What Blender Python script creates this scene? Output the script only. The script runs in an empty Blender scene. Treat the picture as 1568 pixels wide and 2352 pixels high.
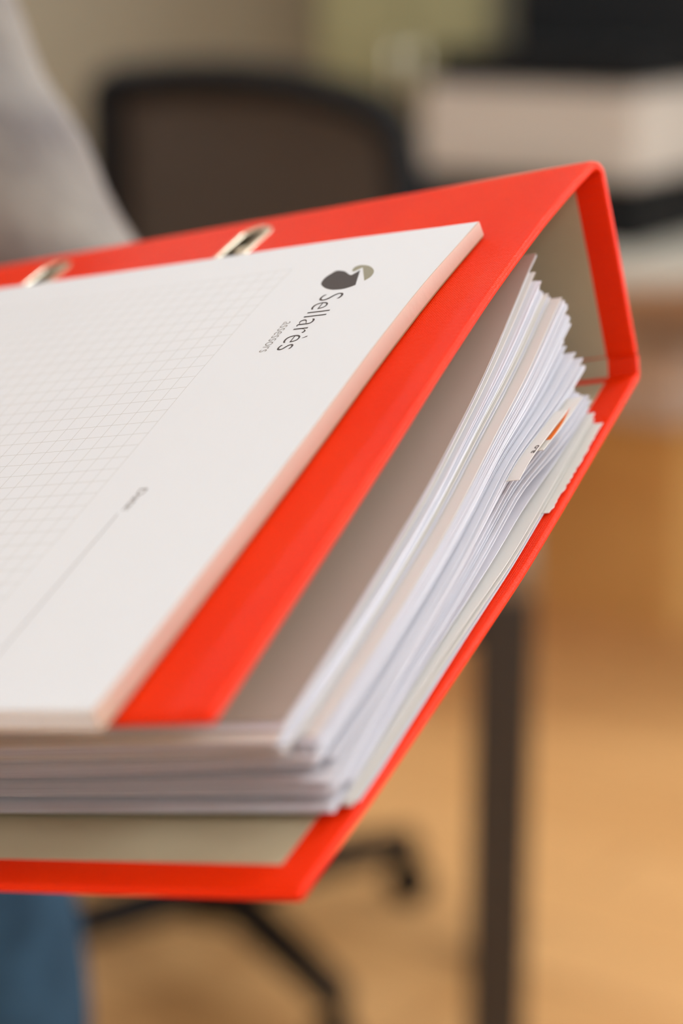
import bpy, bmesh, math, random
from mathutils import Matrix, Vector, noise
random.seed(7)
PI = math.pi
SC = bpy.context.scene
COL = SC.collection

# ------------------------------------------------------------------ camera, world, exposure
cam_d = bpy.data.cameras.new('camera')
cam = bpy.data.objects.new('camera', cam_d); COL.objects.link(cam)
cam.location = (0, 0, 1.25)
cam.rotation_euler = (math.radians(75), 0, 0)
cam_d.sensor_fit = 'VERTICAL'; cam_d.sensor_height = 36.0; cam_d.sensor_width = 24.0
cam_d.lens = 36.0 * 4700 / 2352
cam_d.clip_start = 0.02
cam_d.dof.use_dof = True
cam_d.dof.focus_distance = 0.518
cam_d.dof.aperture_fstop = 4.9
SC.camera = cam

world = bpy.data.worlds.new('world'); SC.world = world; world.use_nodes = True
bg = world.node_tree.nodes['Background']
bg.inputs[0].default_value = (0.75, 0.85, 1.0, 1); bg.inputs[1].default_value = 1.0

vs = SC.view_settings
vs.view_transform = 'Standard'; vs.look = 'None'; vs.gamma = 1.0; vs.use_curve_mapping = False
vs.exposure = 0.0
SC.cycles.use_denoising = True
SC.cycles.max_bounces = 8
SC.cycles.diffuse_bounces = 5
SC.cycles.caustics_reflective = False; SC.cycles.caustics_refractive = False
SC.cycles.sample_clamp_indirect = 6
PANEL_POWER = 18.0
WINDOW_POWER = 104.0

# ------------------------------------------------------------------ helpers
def lin(c):
    return tuple(((v / 255) / 12.92 if v / 255 <= 0.04045 else ((v / 255 + 0.055) / 1.055) ** 2.4) for v in c)

def mat(name, srgb, rough=0.6, metal=0.0, spec=0.5, var=0.0, scale=50, bump=0.0, bscale=400, srgb2=None, coat=0.0):
    m = bpy.data.materials.new(name); m.use_nodes = True
    nt = m.node_tree; b = nt.nodes['Principled BSDF']
    c = lin(srgb) + (1,)
    b.inputs['Base Color'].default_value = c
    b.inputs['Roughness'].default_value = rough
    b.inputs['Metallic'].default_value = metal
    b.inputs['Specular IOR Level'].default_value = spec
    if coat: b.inputs['Coat Weight'].default_value = coat
    tc = nt.nodes.new('ShaderNodeTexCoord')
    n = nt.nodes.new('ShaderNodeTexNoise'); n.inputs['Scale'].default_value = scale; n.inputs['Detail'].default_value = 4
    nt.links.new(tc.outputs['Object'], n.inputs['Vector'])
    r = nt.nodes.new('ShaderNodeValToRGB')
    c2 = lin(srgb2) + (1,) if srgb2 else tuple(x * (1 - var) for x in c[:3]) + (1,)
    r.color_ramp.elements[0].position = 0.3; r.color_ramp.elements[0].color = c2
    r.color_ramp.elements[1].position = 0.7; r.color_ramp.elements[1].color = c
    nt.links.new(n.outputs['Fac'], r.inputs['Fac'])
    nt.links.new(r.outputs['Color'], b.inputs['Base Color'])
    if bump:
        n2 = nt.nodes.new('ShaderNodeTexNoise'); n2.inputs['Scale'].default_value = bscale; n2.inputs['Detail'].default_value = 3
        nt.links.new(tc.outputs['Object'], n2.inputs['Vector'])
        bp = nt.nodes.new('ShaderNodeBump'); bp.inputs['Strength'].default_value = bump; bp.inputs['Distance'].default_value = 0.001
        nt.links.new(n2.outputs['Fac'], bp.inputs['Height']); nt.links.new(bp.outputs['Normal'], b.inputs['Normal'])
    return m

def link(name, me, m, parent=None):
    o = bpy.data.objects.new(name, me); COL.objects.link(o)
    if m is not None:
        for mm in (m if isinstance(m, (list, tuple)) else [m]): me.materials.append(mm)
    if parent is not None: o.parent = parent
    return o

def obj(name, bm, m, parent=None, smooth=False):
    me = bpy.data.meshes.new(name)
    bmesh.ops.recalc_face_normals(bm, faces=bm.faces[:])
    bm.to_mesh(me); bm.free()
    if smooth:
        for p in me.polygons: p.use_smooth = True
    return link(name, me, m, parent)

def tag(o, label=None, cat=None, group=None, kind=None):
    if label: o['label'] = label
    if cat: o['category'] = cat
    if group: o['group'] = group
    if kind: o['kind'] = kind
    return o

def thing(name, label, cat, loc=(0, 0, 0), rz=0.0, group=None, mw=None):
    o = bpy.data.objects.new(name, None); COL.objects.link(o)
    o.empty_display_size = 0.05
    if mw is not None: o.matrix_world = mw
    else:
        o.location = loc; o.rotation_euler = (0, 0, rz)
    return tag(o, label, cat, group)

def add_box(bm, x0, x1, y0, y1, z0, z1, bev=0.0, seg=2):
    vsn = [bm.verts.new(p) for p in [(x0,y0,z0),(x1,y0,z0),(x1,y1,z0),(x0,y1,z0),(x0,y0,z1),(x1,y0,z1),(x1,y1,z1),(x0,y1,z1)]]
    fs = [bm.faces.new([vsn[i] for i in f]) for f in [(3,2,1,0),(4,5,6,7),(0,1,5,4),(1,2,6,5),(2,3,7,6),(3,0,4,7)]]
    if bev:
        es = list({e for f in fs for e in f.edges})
        bmesh.ops.bevel(bm, geom=es, offset=bev, segments=seg, affect='EDGES', profile=0.5)

def box(name, dims, m, parent=None, bev=0.0, seg=2):
    bm = bmesh.new(); add_box(bm, *dims, bev=bev, seg=seg)
    return obj(name, bm, m, parent)

def add_tube(bm, pts, rad, n=10, caps=True):
    pts = [Vector(p) for p in pts]
    rads = rad if isinstance(rad, (list, tuple)) else [rad] * len(pts)
    rings = []; up = None
    for i, p in enumerate(pts):
        d = (pts[min(i + 1, len(pts) - 1)] - pts[max(i - 1, 0)]).normalized()
        if up is None:
            up = Vector((0, 0, 1)) if abs(d.z) < 0.9 else Vector((1, 0, 0))
        a = d.cross(up).normalized(); up = a.cross(d).normalized()
        rings.append([bm.verts.new(p + (a * math.cos(2*PI*k/n) + up * math.sin(2*PI*k/n)) * rads[i]) for k in range(n)])
    for i in range(len(rings) - 1):
        for k in range(n):
            bm.faces.new([rings[i][k], rings[i][(k+1) % n], rings[i+1][(k+1) % n], rings[i+1][k]])
    if caps:
        bm.faces.new(rings[0][::-1]); bm.faces.new(rings[-1])

def tube(name, pts, rad, m, parent=None, n=10):
    bm = bmesh.new(); add_tube(bm, pts, rad, n); return obj(name, bm, m, parent, smooth=True)

def lerp_list(L, x):
    if x <= L[0][0]: return L[0][1]
    for (a, b), (c, d) in zip(L, L[1:]):
        if x <= c: return b + (d - b) * (x - a) / (c - a)
    return L[-1][1]

def smooth_list(L, x, w=8.0):
    return sum(lerp_list(L, x + k * w / 3) for k in (-3, -2, -1, 0, 1, 2, 3)) / 7

# ------------------------------------------------------------------ materials
def red_cloth(name):
    m = bpy.data.materials.new(name); m.use_nodes = True
    nt = m.node_tree; b = nt.nodes['Principled BSDF']; L = nt.links
    b.inputs['Roughness'].default_value = 0.38; b.inputs['Specular IOR Level'].default_value = 0.13
    tc = nt.nodes.new('ShaderNodeTexCoord')
    heights = []
    for d in ('X', 'Y'):
        w = nt.nodes.new('ShaderNodeTexWave'); w.wave_type = 'BANDS'; w.bands_direction = d
        w.inputs['Scale'].default_value = 480 if d == 'X' else 420
        w.inputs['Distortion'].default_value = 1.2; w.inputs['Detail'].default_value = 2; w.inputs['Detail Scale'].default_value = 3
        L.new(tc.outputs['Object'], w.inputs['Vector']); heights.append(w)
    mx = nt.nodes.new('ShaderNodeMath'); mx.operation = 'MULTIPLY'
    L.new(heights[0].outputs['Fac'], mx.inputs[0]); L.new(heights[1].outputs['Fac'], mx.inputs[1])
    n = nt.nodes.new('ShaderNodeTexNoise'); n.inputs['Scale'].default_value = 900; n.inputs['Detail'].default_value = 3
    L.new(tc.outputs['Object'], n.inputs['Vector'])
    ad = nt.nodes.new('ShaderNodeMath'); ad.operation = 'ADD'
    L.new(mx.outputs[0], ad.inputs[0]); L.new(n.outputs['Fac'], ad.inputs[1])
    bp = nt.nodes.new('ShaderNodeBump'); bp.inputs['Strength'].default_value = 0.45; bp.inputs['Distance'].default_value = 0.0004
    L.new(ad.outputs[0], bp.inputs['Height']); L.new(bp.outputs['Normal'], b.inputs['Normal'])
    n2 = nt.nodes.new('ShaderNodeTexNoise'); n2.inputs['Scale'].default_value = 30; n2.inputs['Detail'].default_value = 5
    L.new(tc.outputs['Object'], n2.inputs['Vector'])
    r = nt.nodes.new('ShaderNodeValToRGB')
    r.color_ramp.elements[0].position = 0.3; r.color_ramp.elements[0].color = lin((238, 42, 0)) + (1,)
    r.color_ramp.elements[1].position = 0.75; r.color_ramp.elements[1].color = lin((246, 52, 0)) + (1,)
    L.new(n2.outputs['Fac'], r.inputs['Fac'])
    # sparse pale lint specks
    v = nt.nodes.new('ShaderNodeTexVoronoi'); v.inputs['Scale'].default_value = 120
    L.new(tc.outputs['Object'], v.inputs['Vector'])
    lt = nt.nodes.new('ShaderNodeMath'); lt.operation = 'LESS_THAN'; lt.inputs[1].default_value = 0.045
    L.new(v.outputs['Distance'], lt.inputs[0])
    n3 = nt.nodes.new('ShaderNodeTexNoise'); n3.inputs['Scale'].default_value = 45
    L.new(tc.outputs['Object'], n3.inputs['Vector'])
    gt = nt.nodes.new('ShaderNodeMath'); gt.operation = 'GREATER_THAN'; gt.inputs[1].default_value = 0.66
    L.new(n3.outputs['Fac'], gt.inputs[0])
    mm = nt.nodes.new('ShaderNodeMath'); mm.operation = 'MULTIPLY'
    L.new(lt.outputs[0], mm.inputs[0]); L.new(gt.outputs[0], mm.inputs[1])
    mix = nt.nodes.new('ShaderNodeMix'); mix.data_type = 'RGBA'
    L.new(mm.outputs[0], mix.inputs['Factor']); L.new(r.outputs['Color'], mix.inputs['A'])
    mix.inputs['B'].default_value = lin((250, 150, 120)) + (1,)
    L.new(mix.outputs['Result'], b.inputs['Base Color'])
    return m

M_RED = red_cloth('red_cloth')
M_LINER = mat('liner_paper', (188, 177, 146), 0.8, var=0.06, scale=60, bump=0.1)
M_NICKEL = mat('nickel', (214, 200, 176), 0.28, metal=1.0, var=0.05)
M_SLOT_SHADE = mat('slot_shade_metal', (58, 52, 36), 0.4, metal=0.6, var=0.1)  # dark colour stands for the shade and dark reflection inside the slots
M_PLATE = mat('steel_plate', (170, 170, 172), 0.35, metal=1.0, var=0.05)
M_PAPER = mat('sheet_paper', (226, 224, 229), 0.8, spec=0.2, var=0.03, scale=20)
M_CREAM = mat('cream_paper', (227, 222, 215), 0.8, spec=0.2, var=0.03, scale=20)
M_TOPSHEET = mat('greyish_sheet', (186, 176, 164), 0.85, spec=0.2, var=0.04, scale=14)  # grey-beige, darker than the other sheets
M_ORANGE = mat('orange_marker', (246, 120, 16), 0.6, var=0.03)
M_GLUE = mat('peach_glue', (212, 186, 168), 0.6, var=0.05, scale=30, bump=0.1)
M_CARD = mat('backing_card', (176, 150, 112), 0.8, var=0.06)
M_INK = mat('charcoal_ink', (72, 64, 62), 0.7, var=0.06, scale=900)
M_INK2 = mat('grey_ink', (132, 124, 116), 0.7, var=0.06, scale=900)
M_OLIVE_INK = mat('olive_ink', (152, 147, 126), 0.7, var=0.06, scale=900)

def page_print():
    """white top page with a pale printed 5 mm grid below the letterhead"""
    m = bpy.data.materials.new('printed_page'); m.use_nodes = True
    nt = m.node_tree; b = nt.nodes['Principled BSDF']; L = nt.links
    b.inputs['Roughness'].default_value = 0.75; b.inputs['Specular IOR Level'].default_value = 0.2
    tc = nt.nodes.new('ShaderNodeTexCoord'); sx = nt.nodes.new('ShaderNodeSeparateXYZ')
    L.new(tc.outputs['Object'], sx.inputs[0])
    def math_n(op, a, bb):
        n = nt.nodes.new('ShaderNodeMath'); n.operation = op
        for i, q in enumerate((a, bb)):
            if q is None: continue
            if isinstance(q, (int, float)): n.inputs[i].default_value = q
            else: L.new(q, n.inputs[i])
        return n.outputs[0]
    lines = []
    for out in (sx.outputs['X'], sx.outputs['Y']):
        pp = math_n('PINGPONG', out, 0.0025)          # 0 on a line, 2.5 mm midway
        lines.append(math_n('LESS_THAN', pp, 0.00006))
    either = math_n('MAXIMUM', lines[0], lines[1])
    inx = math_n('GREATER_THAN', sx.outputs['X'], -0.00008)
    iny = math_n('GREATER_THAN', sx.outputs['Y'], -0.00008)
    g = math_n('MULTIPLY', either, math_n('MULTIPLY', inx, iny))
    mix = nt.nodes.new('ShaderNodeMix'); mix.data_type = 'RGBA'
    mix.inputs['A'].default_value = lin((226, 226, 228)) + (1,)
    mix.inputs['B'].default_value = lin((186, 181, 172)) + (1,)
    L.new(g, mix.inputs['Factor']); L.new(mix.outputs['Result'], b.inputs['Base Color'])
    return m
M_PAGE = page_print()

def block_side():
    m = bpy.data.materials.new('page_block_side'); m.use_nodes = True
    nt = m.node_tree; b = nt.nodes['Principled BSDF']; L = nt.links
    b.inputs['Roughness'].default_value = 0.85
    tc = nt.nodes.new('ShaderNodeTexCoord'); w = nt.nodes.new('ShaderNodeTexWave'); w.bands_direction = 'Z'
    w.inputs['Scale'].default_value = 700; w.inputs['Distortion'].default_value = 0.6
    L.new(tc.outputs['Object'], w.inputs['Vector'])
    r = nt.nodes.new('ShaderNodeValToRGB')
    r.color_ramp.elements[0].color = lin((206, 202, 204)) + (1,); r.color_ramp.elements[1].color = lin((236, 234, 234)) + (1,)
    L.new(w.outputs['Fac'], r.inputs['Fac']); L.new(r.outputs['Color'], b.inputs['Base Color'])
    return m
M_BLOCK = block_side()

# ------------------------------------------------------------------ setting: room
def floor_mat():
    m = bpy.data.materials.new('oak_laminate'); m.use_nodes = True
    nt = m.node_tree; b = nt.nodes['Principled BSDF']; L = nt.links
    b.inputs['Roughness'].default_value = 0.45; b.inputs['Specular IOR Level'].default_value = 0.4
    tc = nt.nodes.new('ShaderNodeTexCoord'); mp = nt.nodes.new('ShaderNodeMapping')
    mp.inputs['Rotation'].default_value = (0, 0, 0.6)
    L.new(tc.outputs['Object'], mp.inputs['Vector'])
    br = nt.nodes.new('ShaderNodeTexBrick')
    br.inputs['Scale'].default_value = 1.0; br.inputs['Brick Width'].default_value = 1.2; br.inputs['Row Height'].default_value = 0.14
    br.inputs['Mortar Size'].default_value = 0.002
    br.inputs['Color1'].default_value = lin((226, 172, 112)) + (1,); br.inputs['Color2'].default_value = lin((218, 163, 103)) + (1,)
    br.inputs['Mortar'].default_value = lin((140, 98, 60)) + (1,)
    L.new(mp.outputs[0], br.inputs['Vector'])
    mp2 = nt.nodes.new('ShaderNodeMapping'); mp2.inputs['Rotation'].default_value = (0, 0, 0.6); mp2.inputs['Scale'].default_value = (2, 24, 1)
    L.new(tc.outputs['Object'], mp2.inputs['Vector'])
    n = nt.nodes.new('ShaderNodeTexNoise'); n.inputs['Scale'].default_value = 1.6; n.inputs['Detail'].default_value = 6
    L.new(mp2.outputs[0], n.inputs['Vector'])
    mix = nt.nodes.new('ShaderNodeMix'); mix.data_type = 'RGBA'; mix.blend_type = 'MULTIPLY'
    mix.inputs['Factor'].default_value = 0.35
    rr = nt.nodes.new('ShaderNodeValToRGB'); rr.color_ramp.elements[0].color = (0.7, 0.62, 0.52, 1); rr.color_ramp.elements[0].position = 0.3
    rr.color_ramp.elements[1].color = (1, 1, 1, 1); rr.color_ramp.elements[1].position = 0.7
    L.new(n.outputs['Fac'], rr.inputs['Fac'])
    L.new(br.outputs['Color'], mix.inputs['A']); L.new(rr.outputs['Color'], mix.inputs['B'])
    L.new(mix.outputs['Result'], b.inputs['Base Color'])
    return m
RX0, RX1, RY0, RY1, RH = -2.6, 2.4, -2.2, 4.5, 2.7
M_WALL = mat('greige_wall', (152, 141, 120), 0.9, var=0.03, scale=3)
M_WHITE = mat('white_wall', (236, 234, 230), 0.9, var=0.02, scale=3)
M_CEIL = mat('white_ceiling', (232, 230, 226), 0.9, var=0.02, scale=3)
tag(box('floor', (RX0, RX1, RY0, RY1, -0.05, 0.0), floor_mat()), kind='structure')
tag(box('ceiling', (RX0, RX1, RY0, RY1, RH, RH + 0.05), M_CEIL), kind='structure')
tag(box('wall_back', (RX0, RX1, RY1, RY1 + 0.1, 0, RH), M_WALL), kind='structure')
tag(box('wall_front', (RX0, RX1, RY0 - 0.1, RY0, 0, RH), M_WHITE), kind='structure')
tag(box('wall_left', (RX0 - 0.1, RX0, RY0, RY1, 0, RH), M_WHITE), kind='structure')
# right wall with a window opening
bm = bmesh.new()
WY0, WY1, WZ0, WZ1 = -0.1, 2.6, 0.9, 2.4
add_box(bm, RX1, RX1 + 0.1, RY0, WY0, 0, RH); add_box(bm, RX1, RX1 + 0.1, WY1, RY1, 0, RH)
add_box(bm, RX1, RX1 + 0.1, WY0, WY1, 0, WZ0); add_box(bm, RX1, RX1 + 0.1, WY0, WY1, WZ1, RH)
tag(obj('wall_right', bm, M_WHITE), kind='structure')
M_FRAME = mat('white_frame', (230, 230, 228), 0.4, var=0.02)
win = thing('window_1', None, None, (RX1 + 0.05, (WY0 + WY1) / 2, WZ0)); win['kind'] = 'structure'
hw = (WY1 - WY0) / 2; hh = WZ1 - WZ0
bm = bmesh.new()
for y0, y1, z0, z1 in ((-hw, -hw + .06, 0, hh), (hw - .06, hw, 0, hh), (-.04, .04, 0, hh), (-hw, hw, 0, .06), (-hw, hw, hh - .06, hh)):
    add_box(bm, -.03, .03, y0, y1, z0, z1)
obj('window_frame', bm, M_FRAME, win)
box('window_sill', (-.16, .05, -hw - .04, hw + .04, -.03, 0.0), M_FRAME, win)
m_glass = bpy.data.materials.new('window_glass'); m_glass.use_nodes = True
nt = m_glass.node_tree; nt.nodes.remove(nt.nodes['Principled BSDF'])
tr = nt.nodes.new('ShaderNodeBsdfTransparent'); gl = nt.nodes.new('ShaderNodeBsdfGlossy'); gl.inputs['Roughness'].default_value = 0.02
mxs = nt.nodes.new('ShaderNodeMixShader'); mxs.inputs[0].default_value = 0.06
nt.links.new(tr.outputs[0], mxs.inputs[1]); nt.links.new(gl.outputs[0], mxs.inputs[2]); nt.links.new(mxs.outputs[0], nt.nodes['Material Output'].inputs[0])
for s in (-1, 1):
    box('pane', (-.003, .003, min(s * .04, s * (hw - .06)), max(s * .04, s * (hw - .06)), .06, hh - .06), m_glass, win)
la = bpy.data.lights.new('daylight', 'AREA'); la.shape = 'RECTANGLE'; la.size = hh; la.size_y = WY1 - WY0
la.energy = WINDOW_POWER; la.color = (0.90, 0.95, 1.0)
lo = bpy.data.objects.new('daylight', la); COL.objects.link(lo)
lo.location = (RX1 + 0.25, (WY0 + WY1) / 2, (WZ0 + WZ1) / 2); lo.rotation_euler = (0, PI / 2, 0)
# baseboards
for nm, d in (('baseboard_back', (RX0, RX1, RY1 - .015, RY1, 0, .08)), ('baseboard_left', (RX0, RX0 + .015, RY0, RY1, 0, .08)), ('baseboard_right', (RX1 - .015, RX1, RY0, RY1, 0, .08))):
    tag(box(nm, d, M_FRAME), kind='structure')

# ------------------------------------------------------------------ ceiling lights (outside the frame, they light the room)
m_dif = bpy.data.materials.new('lit_diffuser'); m_dif.use_nodes = True
bb = m_dif.node_tree.nodes['Principled BSDF']; bb.inputs['Emission Color'].default_value = (0.81, 0.92, 1.0, 1)
bb.inputs['Emission Strength'].default_value = PANEL_POWER; bb.inputs['Base Color'].default_value = (.8, .8, .8, 1)
M_ALU = mat('aluminium', (200, 200, 200), 0.4, metal=0.8, var=0.03)
NAMES = {(-1.3, -1.0): 'rear left', (-1.3, 3.4): 'far left', (0.9, -1.0): 'rear right', (0.9, 1.2): 'right middle', (0.9, 3.4): 'far right'}
for (x, y), nm in NAMES.items():
    t = thing('ceiling_light', 'square lit ceiling panel in a slim metal frame, %s of the room' % nm, 'lamp', (x, y, RH), group='ceiling light panels')
    bm = bmesh.new()
    for d in ((-.31, .31, -.31, -.29), (-.31, .31, .29, .31), (-.31, -.29, -.29, .29), (.29, .31, -.29, .29)):
        add_box(bm, *d, -.03, 0.0)
    obj('frame', bm, M_ALU, t)
    box('diffuser', (-.29, .29, -.29, .29, -.022, -.002), m_dif, t)

# ------------------------------------------------------------------ RED BINDER
# binder local frame: x runs along the spine (to the picture's left), y from spine to opening edge, z up; metres
R_B = ((-0.84786, -0.40243, -0.34524), (0.48846, -0.84612, -0.21331), (-0.20627, -0.34949, 0.91395))
R_P = ((-0.83089, -0.43639, -0.34524), (0.52228, -0.82567, -0.21331), (-0.19196, -0.35754, 0.91395))
T_B = Vector((-0.01336, 0.5568, 1.16926))
MB = Matrix.Translation(T_B) @ Matrix(R_B).to_4x4()
MP = Matrix.Translation(T_B) @ Matrix(R_P).to_4x4()
S = 0.001
U0, U1 = -67.0, 246.0
TH = 2.6
COVER = [(-61, -8.0), (-45, -6.6), (-22, -5.4), (0, -5.2), (22, -5.3), (56, -6.5), (84, -8.1), (110, -9.2), (150, -10.6), (181, -11.6)]
BACK = [(-45, -70.2), (-16, -70.4), (20, -70.6), (53, -70.4), (113, -66.8), (148, -64.4), (180.5, -61.2)]
def zc(v): return smooth_list(COVER, v)
def zb(v): return smooth_list(BACK, v)

def strip_bm(poly, th, u0, u1, nu=2, off=0.0, nsub=1):
    """a board: outer profile poly (y,z) in mm, th thick towards the inside, extruded along x"""
    P = [Vector((a, b)) for a, b in poly]
    N = []
    for i in range(len(P)):
        d = (P[min(i + 1, len(P) - 1)] - P[max(i - 1, 0)]).normalized()
        N.append(Vector((-d.y, d.x)))
    bm = bmesh.new(); n = len(P)
    us = [u0 + (u1 - u0) * k / (nu - 1) for k in range(nu)]
    O = [[bm.verts.new(Vector((u, P[i].x + N[i].x * off, P[i].y + N[i].y * off)) * S) for i in range(n)] for u in us]
    I = [[bm.verts.new(Vector((u, P[i].x + N[i].x * (off + th), P[i].y + N[i].y * (off + th))) * S) for i in range(n)] for u in us]
    for k in range(nu - 1):
        for i in range(n - 1):
            bm.faces.new([O[k][i], O[k][i+1], O[k+1][i+1], O[k+1][i]])
            bm.faces.new([I[k][i], I[k+1][i], I[k+1][i+1], I[k][i+1]])
        bm.faces.new([O[k][0], O[k+1][0], I[k+1][0], I[k][0]])
        bm.faces.new([O[k][-1], I[k][-1], I[k+1][-1], O[k+1][-1]])
    for i in range(n - 1):
        bm.faces.new([O[0][i], I[0][i], I[0][i+1], O[0][i+1]])
        bm.faces.new([O[-1][i], O[-1][i+1], I[-1][i+1], I[-1][i]])
    bmesh.ops.recalc_face_normals(bm, faces=bm.faces[:])
    return bm

def bevel_sharp(bm, off, seg=3, ang=0.9):
    es = [e for e in bm.edges if len(e.link_faces) == 2 and e.calc_face_angle(0) > ang]
    bmesh.ops.bevel(bm, geom=es, offset=off, segments=seg, affect='EDGES', profile=0.5)

def board(name, poly, th, m, parent, u0=U0, u1=U1, bev=1.0, off=0.0, nu=2):
    bm = strip_bm(poly, th, u0, u1, nu, off)
    if bev: bevel_sharp(bm, bev * S)
    o = obj(name, bm, m, parent, smooth=True)
    try:
        o.data.set_sharp_from_angle(angle=0.6)
    except Exception: pass
    return o

binder = thing('ring_binder', 'open red cloth-covered lever arch binder full of papers, held up in front', 'binder', mw=MB)
front_poly = [(181.5 - k * (181.5 + 60) / 60, zc(181.5 - k * (181.5 + 60) / 60)) for k in range(61)]
front_poly.append((-61.2, -8.6))
fc = board('front_cover', front_poly, TH, M_RED, binder, nu=24)
# two oval ring slots cut through the front cover
SLOTS = [40.2, 118.0]; SV0, SV1, SHW = -50.5, -23.0, 4.0
def stadium(cu, v0, v1, hw_, n=10):
    pts = []
    for k in range(n + 1):
        a = PI * k / n; pts.append((cu + hw_ * math.cos(a), v1 - hw_ + hw_ * math.sin(a)))
    for k in range(n + 1):
        a = PI + PI * k / n; pts.append((cu + hw_ * math.cos(a), v0 + hw_ + hw_ * math.sin(a)))
    return pts
for cu in SLOTS:
    bm = bmesh.new()
    pts = stadium(cu, SV0, SV1, SHW)
    lo_ = [bm.verts.new(Vector((a, b, -30)) * S) for a, b in pts]; hi_ = [bm.verts.new(Vector((a, b, 20)) * S) for a, b in pts]
    bm.faces.new(lo_[::-1]); bm.faces.new(hi_)
    for k in range(len(pts)):
        q = (k + 1) % len(pts); bm.faces.new([lo_[k], lo_[q], hi_[q], hi_[k]])
    cut = obj('cutter', bm, None)
    cut.matrix_world = MB
    md = fc.modifiers.new('slot', 'BOOLEAN'); md.operation = 'DIFFERENCE'; md.object = cut; md.solver = 'EXACT'
bpy.context.view_layer.update()
dg = bpy.context.evaluated_depsgraph_get()
newm = bpy.data.meshes.new_from_object(fc.evaluated_get(dg))
cutters = [md.object for md in fc.modifiers]; fc.modifiers.clear(); fc.data = newm
for c in cutters: bpy.data.objects.remove(c)
# eyelets: rounded metal rims round the slots
for cu in SLOTS:
    bm = bmesh.new(); prev = None; rings = []
    base = stadium(cu, SV0, SV1, SHW)
    for k, (a, b) in enumerate(base):
        q0 = Vector(base[k - 1]); q1 = Vector(base[(k + 1) % len(base)])
        d = (q1 - q0).normalized(); nrm = Vector((d.y, -d.x))       # outward
        z0 = zc(b); ring = []
        for du, dz in ((-0.5, -1.0), (-0.5, 0.0), (-0.3, 0.7), (0.2, 1.0), (1.2, 0.75), (1.9, 0.05)):
            ring.append(bm.verts.new(Vector((a + nrm.x * du, b + nrm.y * du, z0 + dz)) * S))
        rings.append(ring)
    for k in range(len(rings)):
        A_, B_ = rings[k], rings[(k + 1) % len(rings)]
        for j in range(5): bm.faces.new([A_[j], B_[j], B_[j+1], A_[j+1]])
    bmesh.ops.remove_doubles(bm, verts=bm.verts[:], dist=1e-6)
    ey = tag(obj('slot_eyelet', bm, M_NICKEL, binder, smooth=True), 'oval metal rim of a ring slot')
    bm = bmesh.new(); base = stadium(cu, SV0 + 0.5, SV1 - 0.5, SHW - 0.5)
    up_ = [bm.verts.new(Vector((a, b, zc(b) - 0.05)) * S) for a, b in base]; dn_ = [bm.verts.new(Vector((a, b, zc(b) - 5.0)) * S) for a, b in base]
    for k in range(len(base)):
        q = (k + 1) % len(base); bm.faces.new([up_[k], up_[q], dn_[q], dn_[k]])
    obj('slot_shade_tube', bm, M_SLOT_SHADE, ey, smooth=True)  # added dark tube, paints the slot interior as if in shade
board('front_hinge', [(-61.0, -8.4), (-63.6, -10.2), (-65.2, -13.2)], 2.2, M_RED, binder, bev=0.5)
board('spine', [(-65.2, -13.4), (-57.5, -38.5), (-49.3, -63.8)], TH, M_RED, binder, bev=0.8)
board('back_hinge', [(-49.2, -64.2), (-45.3, -69.6)], 2.0, M_RED, binder, bev=0.4)
back_poly = [(-45.2 + k * (180.5 + 45.2) / 50, zb(-45.2 + k * (180.5 + 45.2) / 50)) for k in range(51)]
board('back_cover', back_poly, TH, M_RED, binder, nu=3)
IN = 9.0
board('front_liner', [p for p in front_poly if -54 < p[0] < 175.5], 0.25, M_LINER, binder, U0 + IN, U1 - IN, 0, TH, 3)
board('spine_liner', [(-64.2, -16.0), (-57.5, -38.5), (-49.6, -63.3)], 0.3, M_LINER, binder, U0 + IN, U1 - IN, 0, TH)
board('hinge_liner', [(-49.1, -64.3), (-45.6, -69.1)], 0.3, M_LINER, binder, U0 + IN, U1 - IN, 0, 2.0)
board('back_liner', [p for p in back_poly if -45 < p[0] < 175.5], 0.25, M_LINER, binder, U0 + IN, U1 - IN, 0, TH, 3)
# lever arch mechanism on the back cover, close to the spine
mech = box('ring_mechanism', (30 * S, 128 * S, -38 * S, -24 * S, -67.4 * S, -66.2 * S), M_PLATE, binder, bev=0.0004)
for cu in SLOTS:
    pts = [(cu, -30, -66.4), (cu, -32, -50), (cu, -34, -30), (cu, -36, -14), (cu, -37, -6.5)]
    tube('ring_post', [Vector(p) * S for p in pts], 0.0016, M_NICKEL, mech)
tube('lever', [Vector(p) * S for p in [(60, -26, -65.8), (60, -31, -60), (80, -34, -40), (98, -35, -34), (104, -35, -38)]], 0.0015, M_NICKEL, mech)

# ------------------------------------------------------------------ sheets filed in the binder (each a thing)
NS = 54
V_SAMPLES = 30
rs = random.Random(21)
TOP = [(-25, -14.5), (-15, -16.5), (0, -20.0), (30, -26.0), (70, -31.0), (110, -33.3), (162, -35.0)]
def stack_top(v): return smooth_list(TOP, v, 12)
def stack_bot(v): return zb(v) + TH + 0.45
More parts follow.
